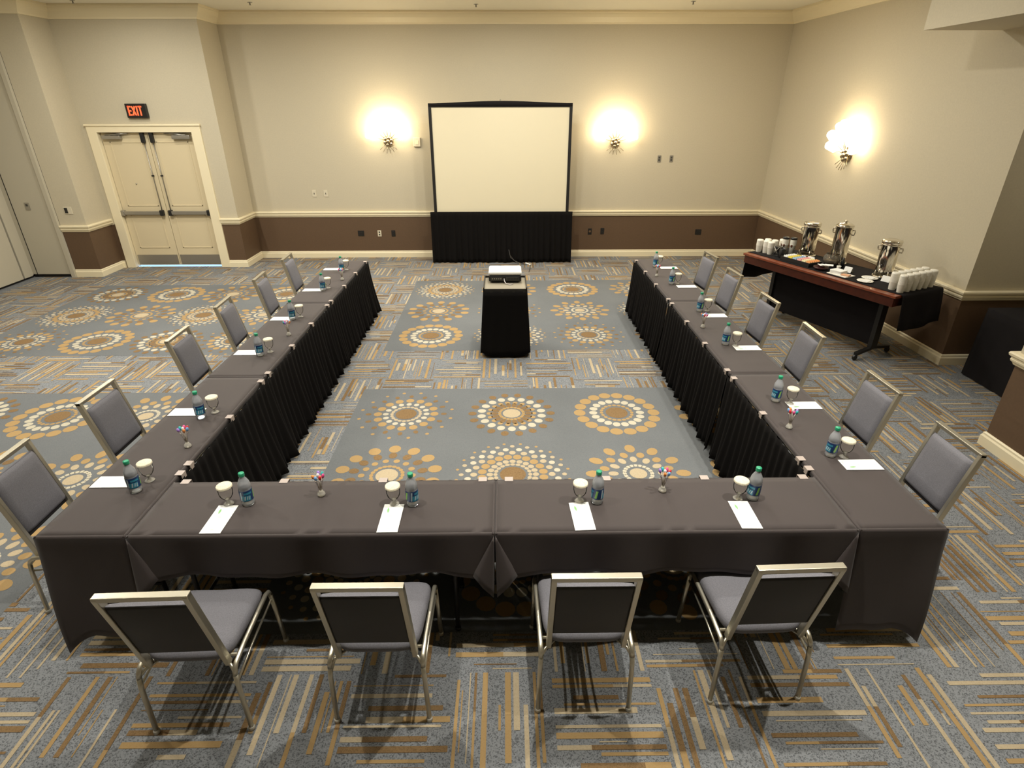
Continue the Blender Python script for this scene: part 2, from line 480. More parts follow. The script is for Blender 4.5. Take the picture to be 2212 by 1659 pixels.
th = thing('thermostat', 'cream square thermostat between the left sconce and the screen', 'thermostat', (-1.493, BWY+.003, 2.043))
MB().box(-.062, .062, -.04, 0, -.075, .075, PLATEM).build('thermostat_case', None, th, .008)
MB().box(-.03, .03, -.044, -.038, -.04, .03, CREAM).build('thermostat_dial', None, th, .004)
plate('power_outlet', 'wide black floor level wall plate left of the ivory outlet', 'outlet', -2.672, .454, .115, .10, BLKM, holes=((0, 0, .06, .05),))
plate('power_outlet', 'ivory outlet in the brown band between two black plates', 'outlet', -2.322, .452, .07, .115, PLATEM, holes=du, hm=DKGREY)
plate('power_outlet', 'narrow black outlet on the brown band just left of the screen skirt', 'outlet', -2.06, .451, .07, .115, BLKM, holes=du)
t = thing('power_outlet', 'black ring shaped outlet on the brown band right of the screen skirt', 'outlet', (1.662, BWY, .471))
MB().box(-.035, .035, -.006, 0, -.058, .058, BLKM).build('cover_plate', None, t, .002)
MB().lathe([(.022, 0), (.022, .006), (.012, .008)], BROWN, 16, Matrix.Translation((0, -.006, 0)) @ Matrix.Rotation(PI/2, 4, 'X')).build('socket', None, t)
plate('power_outlet', 'narrow black outlet on the brown band, second to the right of the screen', 'outlet', 1.899, .479, .07, .115, BLKM, holes=du)
plate('power_outlet', 'wide black wall plate on the brown band near the right corner', 'outlet', 3.728, .454, .115, .10, BLKM, holes=((0, 0, .06, .05),))
plate('wall_control', 'left of two small grey controls right of the middle sconce', 'wall control', 2.838, 1.756, .06, .115, BSTEEL, holes=((0, .02, .03, .03), (0, -.02, .03, .03)), hm=DKGREY)
plate('wall_control', 'right of two small grey controls right of the middle sconce', 'wall control', 3.056, 1.756, .06, .115, BSTEEL, holes=((0, .02, .03, .03), (0, -.02, .03, .03)), hm=DKGREY)
plate('light_switch', 'black and grey two gang switch beside the double doors', 'wall switch', -7.08, 1.10, .13, .115, PLATEM, y=7.47, holes=((-.03, 0, .05, .085),), hm=BLACK)
plate('partition_latch', 'small grey green latch plate on the left pocket panel', 'latch', -7.70, 1.17, .075, .115, BSTEEL, y=LWY, holes=((0, .02, .035, .035),), hm=DKGREY)
t = thing('wall_box', 'small dark box on the right wall behind the near coffee urn', 'wall box', (xr(4.42), 4.42, .66), -PI/2)
MB().box(-.06, .06, -.03, 0, -.06, .06, BLKM).build('box_case', None, t, .004)
for i, (x, y) in enumerate(((-6.15, 7.66), (-3.68, 7.84), (-.36, 8.03), (2.85, 7.77))):
    t = thing('sprinkler_head', 'small ceiling sprinkler head, %s from the left' % ORD[i], 'sprinkler', (x, y, ZC), 0, 'ceiling sprinklers')
    MB().lathe([(.035, 0), (.033, -.006), (.012, -.008)], BSTEEL, 14).build('flange', None, t)
    MB().lathe([(.008, -.006), (.008, -.035), (.018, -.037), (.018, -.040)], BSTEEL, 12).build('deflector', None, t)

# ------------------------------------------------------------------ starburst sconces
def sconce(label, loc, rz):
    t = thing('wall_sconce', label, 'wall lamp', loc, rz, 'starburst wall sconces')
    # local frame: wall is the plane y=0, room toward -y
    MB().lathe([(.085, 0), (.085, .012), (.05, .03), (.0, .032)], NICKEL, 24, Matrix.Rotation(PI/2, 4, 'X')).build('backplate', None, t)
    mb = MB()
    for k in range(6):
        a = TAU*k/6 + .3
        mb.ball((.058*math.cos(a), -.06, .058*math.sin(a)), .034, NICKEL, 14)
    mb.ball((0, -.075, 0), .036, NICKEL, 14)
    mb.build('bead_cluster', None, t)
    for k in range(7):
        a = math.radians(-72 + 24*k)
        dx, dz = math.sin(a), math.cos(a)
        y1 = -.11 - .03*(k % 2)
        r0 = .19 + .03*math.cos(a)
        rod = MB().tube([(dx*.05, -.06, dz*.05), (dx*r0, y1, dz*r0)], .005, NICKEL, 8).build('rod', None, t)
        L = .17 + .07*math.cos(a)
        u = Vector((dx, -.12, dz)).normalized()
        p0 = Vector((dx*r0, y1, dz*r0))
        MB().tube([p0, p0+u*.02, p0+u*(L-.03), p0+u*(L-.008), p0+u*L], [.024, .050, .062, .046, .014], BULB, 14).build('glass_shade', None, rod)  # glass made oversize so its glow also fills the glare fan
    for k in range(6):
        a = math.radians(180 - 48 + 19.2*k)
        dx, dz = math.sin(a), math.cos(a)
        MB().tube([(dx*.05, -.05, dz*.05), (dx*.20, -.09, dz*.20)], .004, NICKEL, 8).build('rod', None, t)
    return t
sconce('lit starburst sconce on the back wall left of the screen', (-1.99, BWY, 2.06), 0)
sconce('lit starburst sconce on the back wall right of the screen', (2.015, BWY, 2.03), 0)
sconce('lit starburst sconce on the right wall above the coffee table', (xr(6.33), 6.33, 2.0), -PI/2 + .027)

# ------------------------------------------------------------------ pleated cloth
def pleats(length, ztop, zbot, flare, pitch=.075, seed=1, n=None, hemvar=.02, ampb=1.):
    """hanging pleated cloth along local x (0..length), hanging in -z, bulging to -y"""
    r = random.Random(seed)
    nx = n or int(length / .0115)
    ph = [r.uniform(-.5, .5) for _ in range(int(length/pitch)+4)]
    big = [(r.uniform(.5, 1.1), r.uniform(0, TAU), r.uniform(2.2, 4.2)) for _ in range(3)]
    rows = []
    K = 12
    for k in range(K+1):
        f = k / K
        row = []
        for i in range(nx+1):
            x = length*i/nx
            c = x / pitch; ci = int(c); jit = ph[ci % len(ph)]*(1-abs((c-ci)*2-1)) * .35
            a = .5 + .5*math.sin(TAU*(c + jit))
            w = sum(b*math.sin(q*x*TAU/1.2 + p) for b, p, q in big) / 3
            amp = (.010 + .026*f) * ampb
            y = -.006 - a*amp - flare*f**1.4*(1 + .5*w) - .030*f*f*max(0, math.sin(TAU*x/(pitch*3.1) + w*2))
            z = ztop - (ztop - zbot)*f + (hemvar*w*f*f if k == K else 0)
            row.append((x, min(y, -.004), max(z, .008)))
        rows.append(row)
    return rows

# ------------------------------------------------------------------ conference tables, cloths, skirts
TT = .744
def folding_table(label, loc, rz):
    t = thing('folding_table', label, 'table', loc, rz, 'folding tables of the U')
    # local: x 0..1.8288 long, y 0..0.4572 deep
    MB().box(.006, 1.8228, .006, .4512, TT-.028, TT-.004, GREYTOP).build('tabletop', None, t, .004)
    for xx in (.22, 1.61):
        mb = MB()
        for yy in (.07, .387):
            mb.tube([(xx, yy, .012), (xx, yy, .60), (xx, (yy+.228)/2, TT-.03)], .0125, BLKM, 8)
        mb.tube([(xx, .07, .22), (xx, .387, .22)], .010, BLKM, 8)
        lg = mb.build('leg', None, t)
        for yy in (.07, .387): MB().lathe([(.016, 0), (.016, .022)], BLACK, 10, Matrix.Translation((xx, yy, 0))).build('foot_cap', None, lg)
    MB().tube([(.40, .10, TT-.05), (1.43, .10, TT-.05)], .007, BSTEEL, 8).build('brace', None, t)
    return t

def flap(mb, p0, d, n, L, drop, rr=.012, tail0=0, tail1=0, bulge=.012, seed=0, flare=0., K=9, top=.7535, cb=.045):
    """hanging side of a cloth: along d from p0, outward n, length L, hanging drop (a number)"""
    r = random.Random(seed)
    p0 = Vector(p0); d = Vector(d); n = Vector(n)
    nx = max(8, int(L/.03))
    ph = [r.uniform(0, TAU) for _ in range(4)]
    rows = []
    arc = [(-rr, 0), (-rr*.5, .0015-.0015), (-.3*rr+0*rr, -.08*rr), (rr*.0, -.35*rr), (.25*rr, -rr)]
    arc = [(rr*(math.sin(a)-1)*1.0, rr*(math.cos(a)-1)) for a in (0, PI/8, PI/4, 3*PI/8, PI/2)]
    for o, z in arc:
        rows.append([p0 + d*(L*i/nx) + n*(o+.001) + Vector((0, 0, top+z)) for i in range(nx+1)])
    for k in range(1, K+1):
        f = k/K
        row = []
        for i in range(nx+1):
            s = L*i/nx
            e0 = max(0, 1 - s/.16) if tail0 else 0
            e1 = max(0, 1 - (L-s)/.16) if tail1 else 0
            wob = math.sin(s*TAU/.55 + ph[0])*.6 + math.sin(s*TAU/.31 + ph[1])*.4
            dz = drop*(1 + .03*wob) + tail0*e0**1.5 + tail1*e1**1.5
            out = bulge*f*(1 + .8*wob) + (e0+e1)*cb*math.sin(PI*f*.75)*f**.5 + flare*f**1.3
            row.append(p0 + d*s + n*(out+.001) + Vector((0, 0, top - rr - (dz-rr)*f)))
        rows.append(row)
    mb.grid(rows, CLOTH, True)

def tablecloth(label, x0, x1, y0, y1, front, long_end=False, tails=(.0, .0), seed=0, group='brown table cloths'):
    """front = 'S' / 'W' / 'E': guest side with the deep overhang"""
    mb = MB(); top = .7535
    rr = .012
    X = [x0+rr-.001, x1-rr+.001]; Y = [y0+rr-.001, y1-rr+.001]
    nx = max(6, int((X[1]-X[0])/.04)); ny = max(6, int((Y[1]-Y[0])/.04))
    rn = random.Random(seed)
    cr = [(rn.uniform(X[0], X[1]), rn.uniform(Y[0], Y[1]), rn.uniform(0, PI)) for _ in range(4)]
    rows = []
    for j in range(ny+1):
        row = []
        for i in range(nx+1):
            x = X[0]+(X[1]-X[0])*i/nx; y = Y[0]+(Y[1]-Y[0])*j/ny
            z = top
            edge = min(i, nx-i, j, ny-j)
            if edge > 0:
                for cx, cy, a in cr:
                    q = abs((x-cx)*math.sin(a) - (y-cy)*math.cos(a)); q2 = abs((x-cx)*math.cos(a) + (y-cy)*math.sin(a))
                    if q2 < .3: z += .0022*math.exp(-(q/.03)**2)*(1-q2/.3)
            row.append((x, y, z))
        rows.append(row)
    mb.grid(rows, CLOTH, True)
    sides = {'S': ((x0, y0), (1, 0), (0, -1), x1-x0), 'N': ((x1, y1), (-1, 0), (0, 1), x1-x0),
             'W': ((x0, y1), (0, -1), (-1, 0), y1-y0), 'E': ((x1, y0), (0, 1), (1, 0), y1-y0)}
    for k, (p, d, n, L) in sides.items():
        if k == front:
            flap(mb, (*p, 0), (*d, 0), (*n, 0), L, .25, tail0=tails[0]*.4, tail1=tails[1]*.4, bulge=.018, seed=seed, cb=.006)
            if k == 'S':                     # pointed corner ears hanging at both ends
                for xe, sg in ((x0, 1), (x1, -1)):
                    A = Vector((xe + sg*.002, y0 - .004, .742)); T = Vector((xe + sg*.008, y0 - .072, .395))
                    F = Vector((xe + sg*.115, y0 - .030, .505)); B = Vector((xe + sg*.001, y0 - .006, .520))
                    for P0, P1 in ((F, T), (T, B)):
                        rr_ = []
                        for q in range(9):
                            f = q/8; a = A.lerp(P0, f); b = A.lerp(P1, f); m_ = (a+b)/2 + Vector((0, -.012*f*(1 if P1 is T else 0), 0))
                            rr_.append([a, a.lerp(m_, .6) , m_, m_.lerp(b, .6), b])
                        mb.grid(rr_, CLOTH, True)
        elif k == 'S' and long_end:
            flap(mb, (*p, 0), (*d, 0), (*n, 0), L, .63, bulge=.010, tail0=.09 if x0 < 0 else .0, tail1=.09 if x0 > 0 else .0, seed=seed+50, flare=.05, K=14)
        else:
            flap(mb, (*p, 0), (*d, 0), (*n, 0), L, .045, bulge=-.006, seed=seed+9, K=2)
    o = mb.build('tablecloth', recalc=True, solid=.002)
    bmq = bmesh.new(); bmq.from_mesh(o.data); bmesh.ops.remove_doubles(bmq, verts=bmq.verts, dist=.0012)
    bmesh.ops.recalc_face_normals(bmq, faces=bmq.faces); bmq.to_mesh(o.data); bmq.free()
    return tag(o, label, 'tablecloth', group)

CLIPX = (.075, .64, 1.20, 1.755)
def skirt(label, loc, rz, seed, flare, L=1.826, clips=CLIPX, zbot=.03):
    t = thing('table_skirt', label, 'table skirt', loc, rz, 'black pleated table skirts')
    mb = MB(); mb.grid(pleats(L, .735, zbot, flare, .082, seed), SKIRT, True)
    mb.build('skirt_cloth', None, t, solid=.002)
    for k in clips:
        MB().box(k-.024, k+.024, -.012, .030, .7545, .7575, CLIP).box(k-.024, k+.024, -.012, -.009, .72, .7565, CLIP).build('skirt_clip', None, t, .002)
    return t

W, D = 1.8288, .4572
g = .006
names_arm = ['front', 'middle', 'far']
for i, x in enumerate((-W, 0)):
    side = 'left' if i == 0 else 'right'
    folding_table('%s folding table of the front row, under brown cloth' % side, (x, 0, 0), 0)
    tablecloth('brown cloth on the %s table of the front row, pointed corner tail at the seam' % side, x+.0015, x+W-.0015, 0, D, 'S', tails=(.10, .11), seed=i+1)
    skirt('black skirt clipped to the inner edge of the %s front row table' % side, (x+W, D+.006, 0), PI, 20+i, .03, zbot=.010)
for sgn, side in ((-1, 'left'), (1, 'right')):
    for k in range(3):
        y0 = k*W
        if sgn < 0: folding_table('%s folding table of the left arm, under brown cloth' % names_arm[k], (-W, y0, 0), PI/2)
        else: folding_table('%s folding table of the right arm, under brown cloth' % names_arm[k], (W, y0+W, 0), -PI/2)
        a, b = (-W-D, -W) if sgn < 0 else (W, W+D)
        end = ', hanging floor length in front' if k == 0 else ''
        tablecloth('brown cloth on the %s %s arm table%s' % (names_arm[k], side, end), a+.003, b-.003, y0+g/2, y0+W-g/2, 'W' if sgn < 0 else 'E', long_end=(k == 0), seed=11+k+(5 if sgn > 0 else 0))
        if sgn < 0: skirt('black pleated skirt along the inner side of the %s left arm table' % names_arm[k], (-W+.006, y0 + (.49 if k == 0 else 0), 0), PI/2, 31+k, .075 if k == 0 else .055, 1.826 - (.49 if k == 0 else 0), tuple(c - .49 for c in CLIPX[1:]) + (.05,) if k == 0 else CLIPX)
        else: skirt('black pleated skirt along the inner side of the %s right arm table' % names_arm[k], (W-.006, y0+W, 0), -PI/2, 41+k, .025, 1.826 - (.49 if k == 0 else 0), tuple(W - c for c in CLIPX[1:]) + (1.29,) if k == 0 else tuple(W - c for c in CLIPX))
# skirt closing the far end of each arm
for sgn, side in ((-1, 'left'), (1, 'right')):
    x = -W if sgn < 0 else W+D
    t = thing('table_skirt', 'short black skirt across the far end of the %s arm' % side, 'table skirt', (x, 3*W+.006, 0), PI, 'black pleated table skirts')
    mb = MB(); mb.grid(pleats(D-.004, .735, .03, .03, .082, 60+sgn), SKIRT, True); mb.build('skirt_cloth', None, t, solid=.002)

# ------------------------------------------------------------------ stacking chairs
def make_chair():
    t = thing('stacking_chair', 'x', 'chair', (0, 0, 0), 0, 'grey upholstered stacking chairs')
    # seat cushion: rounded, wider in front, waterfall front edge dipping in the middle
    def outline(inset, n=40):
        pts = []
        for q in range(n):
            a = TAU*q/n
            c, s_ = math.cos(a), math.sin(a)
            ex = 2/5.5
            ux = abs(c)**ex*(1 if c >= 0 else -1); uy = abs(s_)**ex*(1 if s_ >= 0 else -1)
            y = .014 + uy*(.212-inset)
            hwid = .205 + .012*(y/.22)
            x = ux*(hwid-inset)
            if y > .1: y -= .018*math.cos(min(1, abs(x)/.2)*PI/2)*((y-.1)/.12)
            pts.append((x, y))
        return pts
    mb = MB()
    rows = []
    for inset, z in ((.06, .402), (.02, .404), (.006, .415), (0, .435), (.006, .456), (.02, .468), (.05, .475), (.11, .478), (.17, .478)):
        row = []
        for x, y in outline(inset):
            zz = z
            if y > .10: zz -= .022*((y-.10)/.12)**2 * (1 if z > .44 else .3)
            if y < -.14: zz -= .012*((-.14-y)/.08)**2 * (1 if z > .44 else 0)
            row.append((x, y, zz))
        rows.append(row)
    V = mb.grid(rows, SEATF, True, True)
    mb.bm.faces.new(list(reversed(V[0]))); mb.bm.faces.new(V[-1])
    mb.build('seat', None, t)
    # back frame: rectangular tube U, leaning back
    def bp(z): return -.188 - .22*(z-.40)
    top = .940
    mb = MB()
    for s in (-1, 1):
        mb.tube([(s*.175, bp(.39), .39), (s*.175, bp(top), top)], 0, CHROME, rect=(.0115, .0165))
    mb.tube([(-.1865, bp(top)+.002, top-.006), (.1865, bp(top)+.002, top-.006)], 0, CHROME, rect=(.0165, .0115))
    mb.build('back_frame', None, t, .003)
    # padded back with hand slot above it
    mb = MB()
    rows = []
    for z in (.538, .544, .560, .62, .70, .80, .856, .870, .876):
        e = min(1, (z-.538)/.02, (.876-z)/.02)
        th = .010 + .014*max(0, e)**.5
        yc = bp(z)
        row = []
        for x in (-.163, -.155, -.12, 0, .12, .155, .163):
            b = 0 if abs(x) > .16 else (.7 if abs(x) > .15 else 1)
            row.append((x, yc + .004 + th*b, z))
        rows.append(row)
    front = rows
    back = [[(p[0], bp(p[2]) - .004, p[2]) for p in r] for r in rows]
    mb.grid(front, SEATF, True)
    mb.grid(back, SEATF, True)
    for a, b in ((front[0], back[0]), (front[-1], back[-1]), ([r[0] for r in front], [r[0] for r in back]), ([r[-1] for r in front], [r[-1] for r in back])):
        mb.grid([a, b], SEATF, True)
    pad = mb.build('backrest', None, t)
    mb = MB()
    mb.grid([[(x, bp(z)-.004-.006*(1 if abs(x) < .16 and   .515 < z < .87 else 0), z) for x in (-.168, -.155, 0, .155, .168)] for z in (.508, .520, .70, .860, .874)], BACKSH, True)
    sh = mb.build('back_shell', None, t, solid=.003); sh['label'] = 'charcoal rear shell of the backrest'
    # side frames
    for s in (-1, 1):
        mb = MB(); mb.tube([(s*.222, -.245, .008), (s*.216, -.235, .30), (s*.213, -.228, .36)], .0115, CHROME, 10)
        rl = mb.build('leg', None, t)
        mb = MB(); mb.tube([(s*.213, -.228, .36), (s*.2125, -.218, .385), (s*.2125, -.195, .402), (s*.214, -.10, .412), (s*.2205, .10, .424), (s*.2225, .175, .426), (s*.2235, .205, .414), (s*.224, .218, .385)], .0115, CHROME, 10)
        mb.build('side_rail', None, t)
        mb = MB(); mb.tube([(s*.224, .218, .385), (s*.226, .235, .20), (s*.228, .250, .008)], .0115, CHROME, 10)
        fl = mb.build('leg', None, t)
        MB().tube([(s*.2245, .222, .355), (s*.216, -.05, .335), (s*.2145, -.234, .315)], .006, CHROME, 8).build('stacking_bar', None, t)
        for lg, (gx, gy) in ((rl, (s*.222, -.2455)), (fl, (s*.228, .2505))):
            MB().lathe([(.015, 0), (.015, .016), (.0125, .022)], GLIDE, 10, Matrix.Translation((gx, gy, 0))).build('glide', None, lg)
        MB().tube([(s*.2135, -.226, .362), (s*.190, -.20, .388), (s*.150, -.165, .398)], .008, CHROME, 8).build('bracket', None, t)
    mb = MB()
    for yy in (-.15, .13): mb.tube([(-.213, yy, .400), (.213, yy, .400)], .008, CHROME, 8)
    mb.build('cross_bar', None, t)
    return t
chair0 = make_chair()
front_ch = [(-1.39, -.250, .03), (-.540, -.212, .0), (.429, -.172, .0), (1.278, -.132, .03)]
flab = ['grey chair pushed up to the front table row, leftmost of its four', 'grey chair at the front table row, second from the left',
        'grey chair at the front table row, third from the left', 'grey chair pushed up to the front table row, rightmost of its four']
spots = [(x, y, r, l) for (x, y, r), l in zip(front_ch, flab)]
Lc = [(.455, .04), (1.235, .0), (2.305, .03), (3.165, .06), (4.085, .06), (4.97, .04)]
Rc = [(.565, .0), (1.295, .01), (2.305, -.02), (3.165, .06), (4.12, .08), (4.93, .12)]
nth = ['nearest the camera', 'second from the front', 'third from the front', 'fourth from the front', 'fifth from the front', 'farthest from the camera']
for k, (y, r) in enumerate(Lc): spots.append((-2.395, y, -PI/2 + r, 'grey chair outside the left arm of tables, ' + nth[k]))
for k, (y, r) in enumerate(Rc): spots.append((2.372, y, PI/2 + r, 'grey chair outside the right arm of tables, ' + nth[k]))
for i, (x, y, r, l) in enumerate(spots):
    o = chair0 if i == 0 else copy_tree(chair0)
    o.location = (x, y, 0); o.rotation_euler.z = r; o['label'] = l

# ------------------------------------------------------------------ place settings
TZ = .7556
def make_bottle():
    t = thing('water_bottle', 'x', 'bottle', (0, 0, 0), 0, 'water bottles on the tables')
    MB().lathe([(.020, .004), (.027, 0), (.0315, .006), (.0322, .020), (.0305, .028), (.0325, .034), (.0325, .100), (.0305, .106), (.0325, .112), (.0320, .124), (.028, .143), (.020, .160), (.0135, .172), (.0125, .182)], PETM, 24, None, True, True).build('bottle_body', None, t)
    lb = MB().lathe([(.0329, .036), (.0331, .038), (.0331, .099), (.0329, .101)], LABELB, 32, None, False, False).build('bottle_label', None, t)
    lb['label'] = 'dark blue wrap label with teal and white print'
    mb = MB()
    def patch(a0, a1, z0, z1, m, r=.0336, sk=0):
        n = 5
        mb.grid([[(r*math.cos(a0+(a1-a0)*i/n + sk*k), r*math.sin(a0+(a1-a0)*i/n + sk*k), z0+(z1-z0)*k) for i in range(n+1)] for k in (0, 1)], m, True)
    for rep in range(2):
        a = PI*rep
        patch(a-.65, a+.70, .040, .072, LABELT); patch(a-.3, a+.9, .078, .090, LABELT)
        patch(a-.95, a-.72, .042, .096, LABELW, .0338, .12); patch(a-.35, a-.15, .046, .070, LABELW, .0340, .15)
        patch(a+.05, a+.2, .048, .068, LABELW, .0340, .15); patch(a+.35, a+.5, .046, .066, LABELW, .0340, .15)
        patch(a+1.15, a+1.5, .044, .092, LABELG, .0338, .25)
    mb.build('label_print', None, lb)
    MB().lathe([(.0148, .180), (.0150, .182), (.0150, .197), (.0140, .1995), (.0, .200)], GREENCAP, 20).build('bottle_cap', None, t)
    return t
def make_goblet():
    t = thing('footed_glass', 'x', 'glass', (0, 0, 0), 0, 'paper covered glasses on the tables')
    MB().lathe([(.0, .0), (.026, .0), (.027, .003), (.016, .008), (.009, .016), (.0075, .028), (.012, .036)], BASEG, 20).build('glass_foot', None, t)
    MB().lathe([(.010, .034), (.022, .042), (.033, .060), (.0365, .080), (.0365, .100), (.0345, .118)], GLASSM, 24, None, False, False).build('glass_bowl', None, t)
    MB().lathe([(.040, .112), (.0395, .121), (.036, .1235), (.0, .1245)], LIDP, 24, None, False, False).build('paper_lid', None, t)
    return t
def make_sheet():
    t = thing('note_card', 'x', 'paper', (0, 0, 0), 0, 'white note cards on the tables')
    MB().box(-.0525, .0525, -.110, .110, 0, .0022, WHITE).build('paper_pad', None, t)
    mb = MB()
    pts = [(-.022+.006*math.sin(u*PI)*sg - .004*u, .038+.045*u) for sg, rng in ((1, range(0, 7)), (-1, range(6, -1, -1))) for u in [q/6 for q in rng]]
    clean = []
    for p in pts:
        if not clean or (abs(p[0]-clean[-1][0])+abs(p[1]-clean[-1][1])) > 1e-5: clean.append(p)
    if abs(clean[0][0]-clean[-1][0])+abs(clean[0][1]-clean[-1][1]) < 1e-5: clean.pop()
    mb.face([(x, y, .0026) for x, y in clean], LEAF)
    mb.build('leaf_logo', None, t)
    for x0, x1, y in ((-.014, .004, .012), (.012, .034, .092), (-.008, .006, -.085)):
        MB().box(x0, x1, y, y+.006, .0022, .0026, FAINT).build('faint_print', None, t)
    return t
def make_vase():
    mb = MB()
    mb.lathe([(.0, .0), (.021, .0), (.0225, .006), (.020, .014), (.0145, .026), (.0125, .028)], BASEG, 20)
    mb.lathe([(.0145, .026), (.0125, .045), (.0135, .062), (.0185, .085), (.027, .106)], GLASSM, 20, None, False, False)
    o = mb.build('bud_vase')
    return tag(o, 'x', 'vase', 'small glass bud vases of coloured sticks')
bottle0, goblet0, sheet0, vase0 = make_bottle(), make_goblet(), make_sheet(), make_vase()
used = set()
def put(o, x, y, z, rz, label):
    if o.name in used: c = copy_tree(o)
    else: c = o; used.add(o.name)
    c.location = (x, y, z); c.rotation_euler.z = rz; c['label'] = label
    return c
seat_l = ['left arm setting ' + n for n in nth]; seat_r = ['right arm setting ' + n for n in nth]
seat_f = ['front row setting, leftmost of four', 'front row setting, second from left', 'front row setting, third from left', 'front row setting, rightmost of four']
Bp = [(-1.319, .252), (-.440, .237), (.544, .243), (1.389, .263)]
Gp = [(-1.424, .250), (-.538, .238), (.452, .250), (1.311, .262)]
Np = [(-1.418, .125, 0), (-.537, .122, 0), (.450, .125, .05), (1.297, .126, -.02)]
for k in range(4):
    put(bottle0, *Bp[k], TZ, -1.2 + .5*k, 'green capped water bottle at the ' + seat_f[k])
    put(goblet0, *Gp[k], TZ, k, 'paper covered footed glass at the ' + seat_f[k])
    put(sheet0, Np[k][0], Np[k][1], TZ+.001, Np[k][2], 'white note card with green leaf print at the ' + seat_f[k])
BL = [(-1.985, .372), (-2.015, 1.190), (-2.022, 2.251), (-2.045, 3.142), (-2.020, 4.109), (-2.007, 4.896)]
GL = [(-1.965, .470), (-1.955, 1.262), (-1.965, 2.325), (-1.990, 3.215), (-1.985, 4.200), (-1.975, 5.00)]
NLp = [(-2.155, .455), (-2.150, 1.264), (-2.145, 2.308), (-2.150, 3.162), (-2.140, 4.122), (-2.160, 5.027)]
BR = [(2.02, .667), (1.989, 1.372), (1.998, 2.435), (2.043, 3.324), (2.01, 4.297), (2.003, 5.071)]
GR = [(2.095, .650), (2.075, 1.330), (2.075, 2.400), (2.122, 3.330), (2.085, 4.310), (2.075, 5.15)]
NR = [(2.150, .566), (2.157, 1.300), (2.157, 2.346), (2.157, 3.184), (2.158, 4.190), (2.164, 5.018)]
for k in range(6):
    put(bottle0, *BL[k], TZ, -1.0 - .1*k, 'green capped water bottle at the ' + seat_l[k])
    put(goblet0, *GL[k], TZ, k*.7, 'paper covered footed glass at the ' + seat_l[k])
    put(sheet0, *NLp[k], TZ+.001, -PI/2, 'white note card with green leaf print at the ' + seat_l[k])
    put(bottle0, *BR[k], TZ, -3.0 + .1*k, 'green capped water bottle at the ' + seat_r[k])
    put(goblet0, *GR[k], TZ, k*.7, 'paper covered footed glass at the ' + seat_r[k])
    put(sheet0, *NR[k], TZ+.001, PI/2, 'white note card with green leaf print at the ' + seat_r[k])
Vp = [(-.951, .322, 'the left front row table'), (.919, .333, 'the right front row table'), (-1.924, .822, 'the near left arm table'),
      (-1.938, 2.715, 'the middle left arm table'), (-1.911, 4.536, 'the far left arm table'), (1.918, .997, 'the near right arm table'),
      (1.931, 2.858, 'the middle right arm table'), (1.917, 4.632, 'the far right arm table')]
STC = [('pink', (.75, .10, .30)), ('turquoise', (.05, .50, .48)), ('violet', (.42, .25, .75)), ('white', (.85, .85, .85)), ('orange', (.85, .30, .08)), ('sky blue', (.20, .45, .85)), ('red', (.70, .04, .04))]
CLEARST = mat('stick_shaft', (.55, .50, .45), .4)
stick_me = []
for nm, c in STC:
    m = mat('stick_' + nm, c, .35)
    mb = MB()
    mb.lathe([(.0022, 0), (.0022, .085)], CLEARST, 8)
    mb.lathe([(.003, .080), (.0078, .088), (.0082, .098), (.0060, .106), (.0, .109)], m, 10)
    o = mb.build('coloured_stick'); stick_me.append(o)
first = True
for vi, (x, y, where) in enumerate(Vp):
    put(vase0, x, y, TZ, vi, 'small flared glass of coloured sticks on ' + where)
    for k, (nm, c) in enumerate(STC):
        o = stick_me[k] if vi == 0 else stick_me[k].copy()
        if vi: C.objects.link(o)
        a = TAU*k/7 + vi*.9
        rin, rout = .0040, .024
        if k == 3: rin, rout = 0., 0.
        p0 = Vector((x + rin*math.cos(a), y + rin*math.sin(a), TZ+.034))
        p1 = Vector((x + rout*math.cos(a), y + rout*math.sin(a), TZ+.118))
        o.location = p0
        o.rotation_mode = 'QUATERNION'; o.rotation_quaternion = (p1-p0).to_track_quat('Z', 'Y')
        tag(o, '%s tipped stick in the small glass on %s' % (nm, where), 'stick', 'coloured sticks in the small glasses')

# ------------------------------------------------------------------ projection screen
SY = 8.35
sc = thing('projection_screen', 'white projection screen in black frame with black skirt on back wall', 'projection screen', (-.008, SY, 0))
MB().box(-1.165, 1.165, -.006, .006, .90, 2.62, SCREEN).build('screen_surface', None, sc)
mb = MB()
mb.box(-1.205, -1.155, -.018, .018, .0, 2.66, BLKM); mb.box(1.155, 1.205, -.018, .018, .0, 2.66, BLKM)
mb.box(-1.155, 1.155, -.018, .018, 2.60, 2.655, BLKM); mb.box(-1.155, 1.155, -.018, .018, .86, .91, BLKM)
mb.build('screen_frame', None, sc, .003)
mb = MB()
mb.grid([[(-1.20 + 2.40*i/24, -.022 if r else .02, 2.655 + (.035*math.sin(PI*i/24)**1.5 + .002 if True else 0)) for i in range(25)] for r in (0, 1)] +
        [[(-1.20 + 2.40*i/24, -.022, 2.612) for i in range(25)]], BLACKC, True)
mb.build('top_valance', None, sc, solid=.003)
MB().tube([(0, 0, 2.64), (0, 0, 2.715)], .012, BSTEEL, 10).build('hanger_knob', None, sc)
mb = MB(); mb.grid([[(x-1.275, y-.03, z) for x, y, z in r] for r in pleats(2.55, .915, .012, .012, .10, 5, hemvar=.01)], SKIRT, True)
mb.build('screen_skirt', None, sc, solid=.002)
for s in (-1, 1):
    MB().tube([(s*1.18, .01, 1.4), (s*1.18, .30, .012)], .013, BLKM, 8).build('support_leg', None, sc)
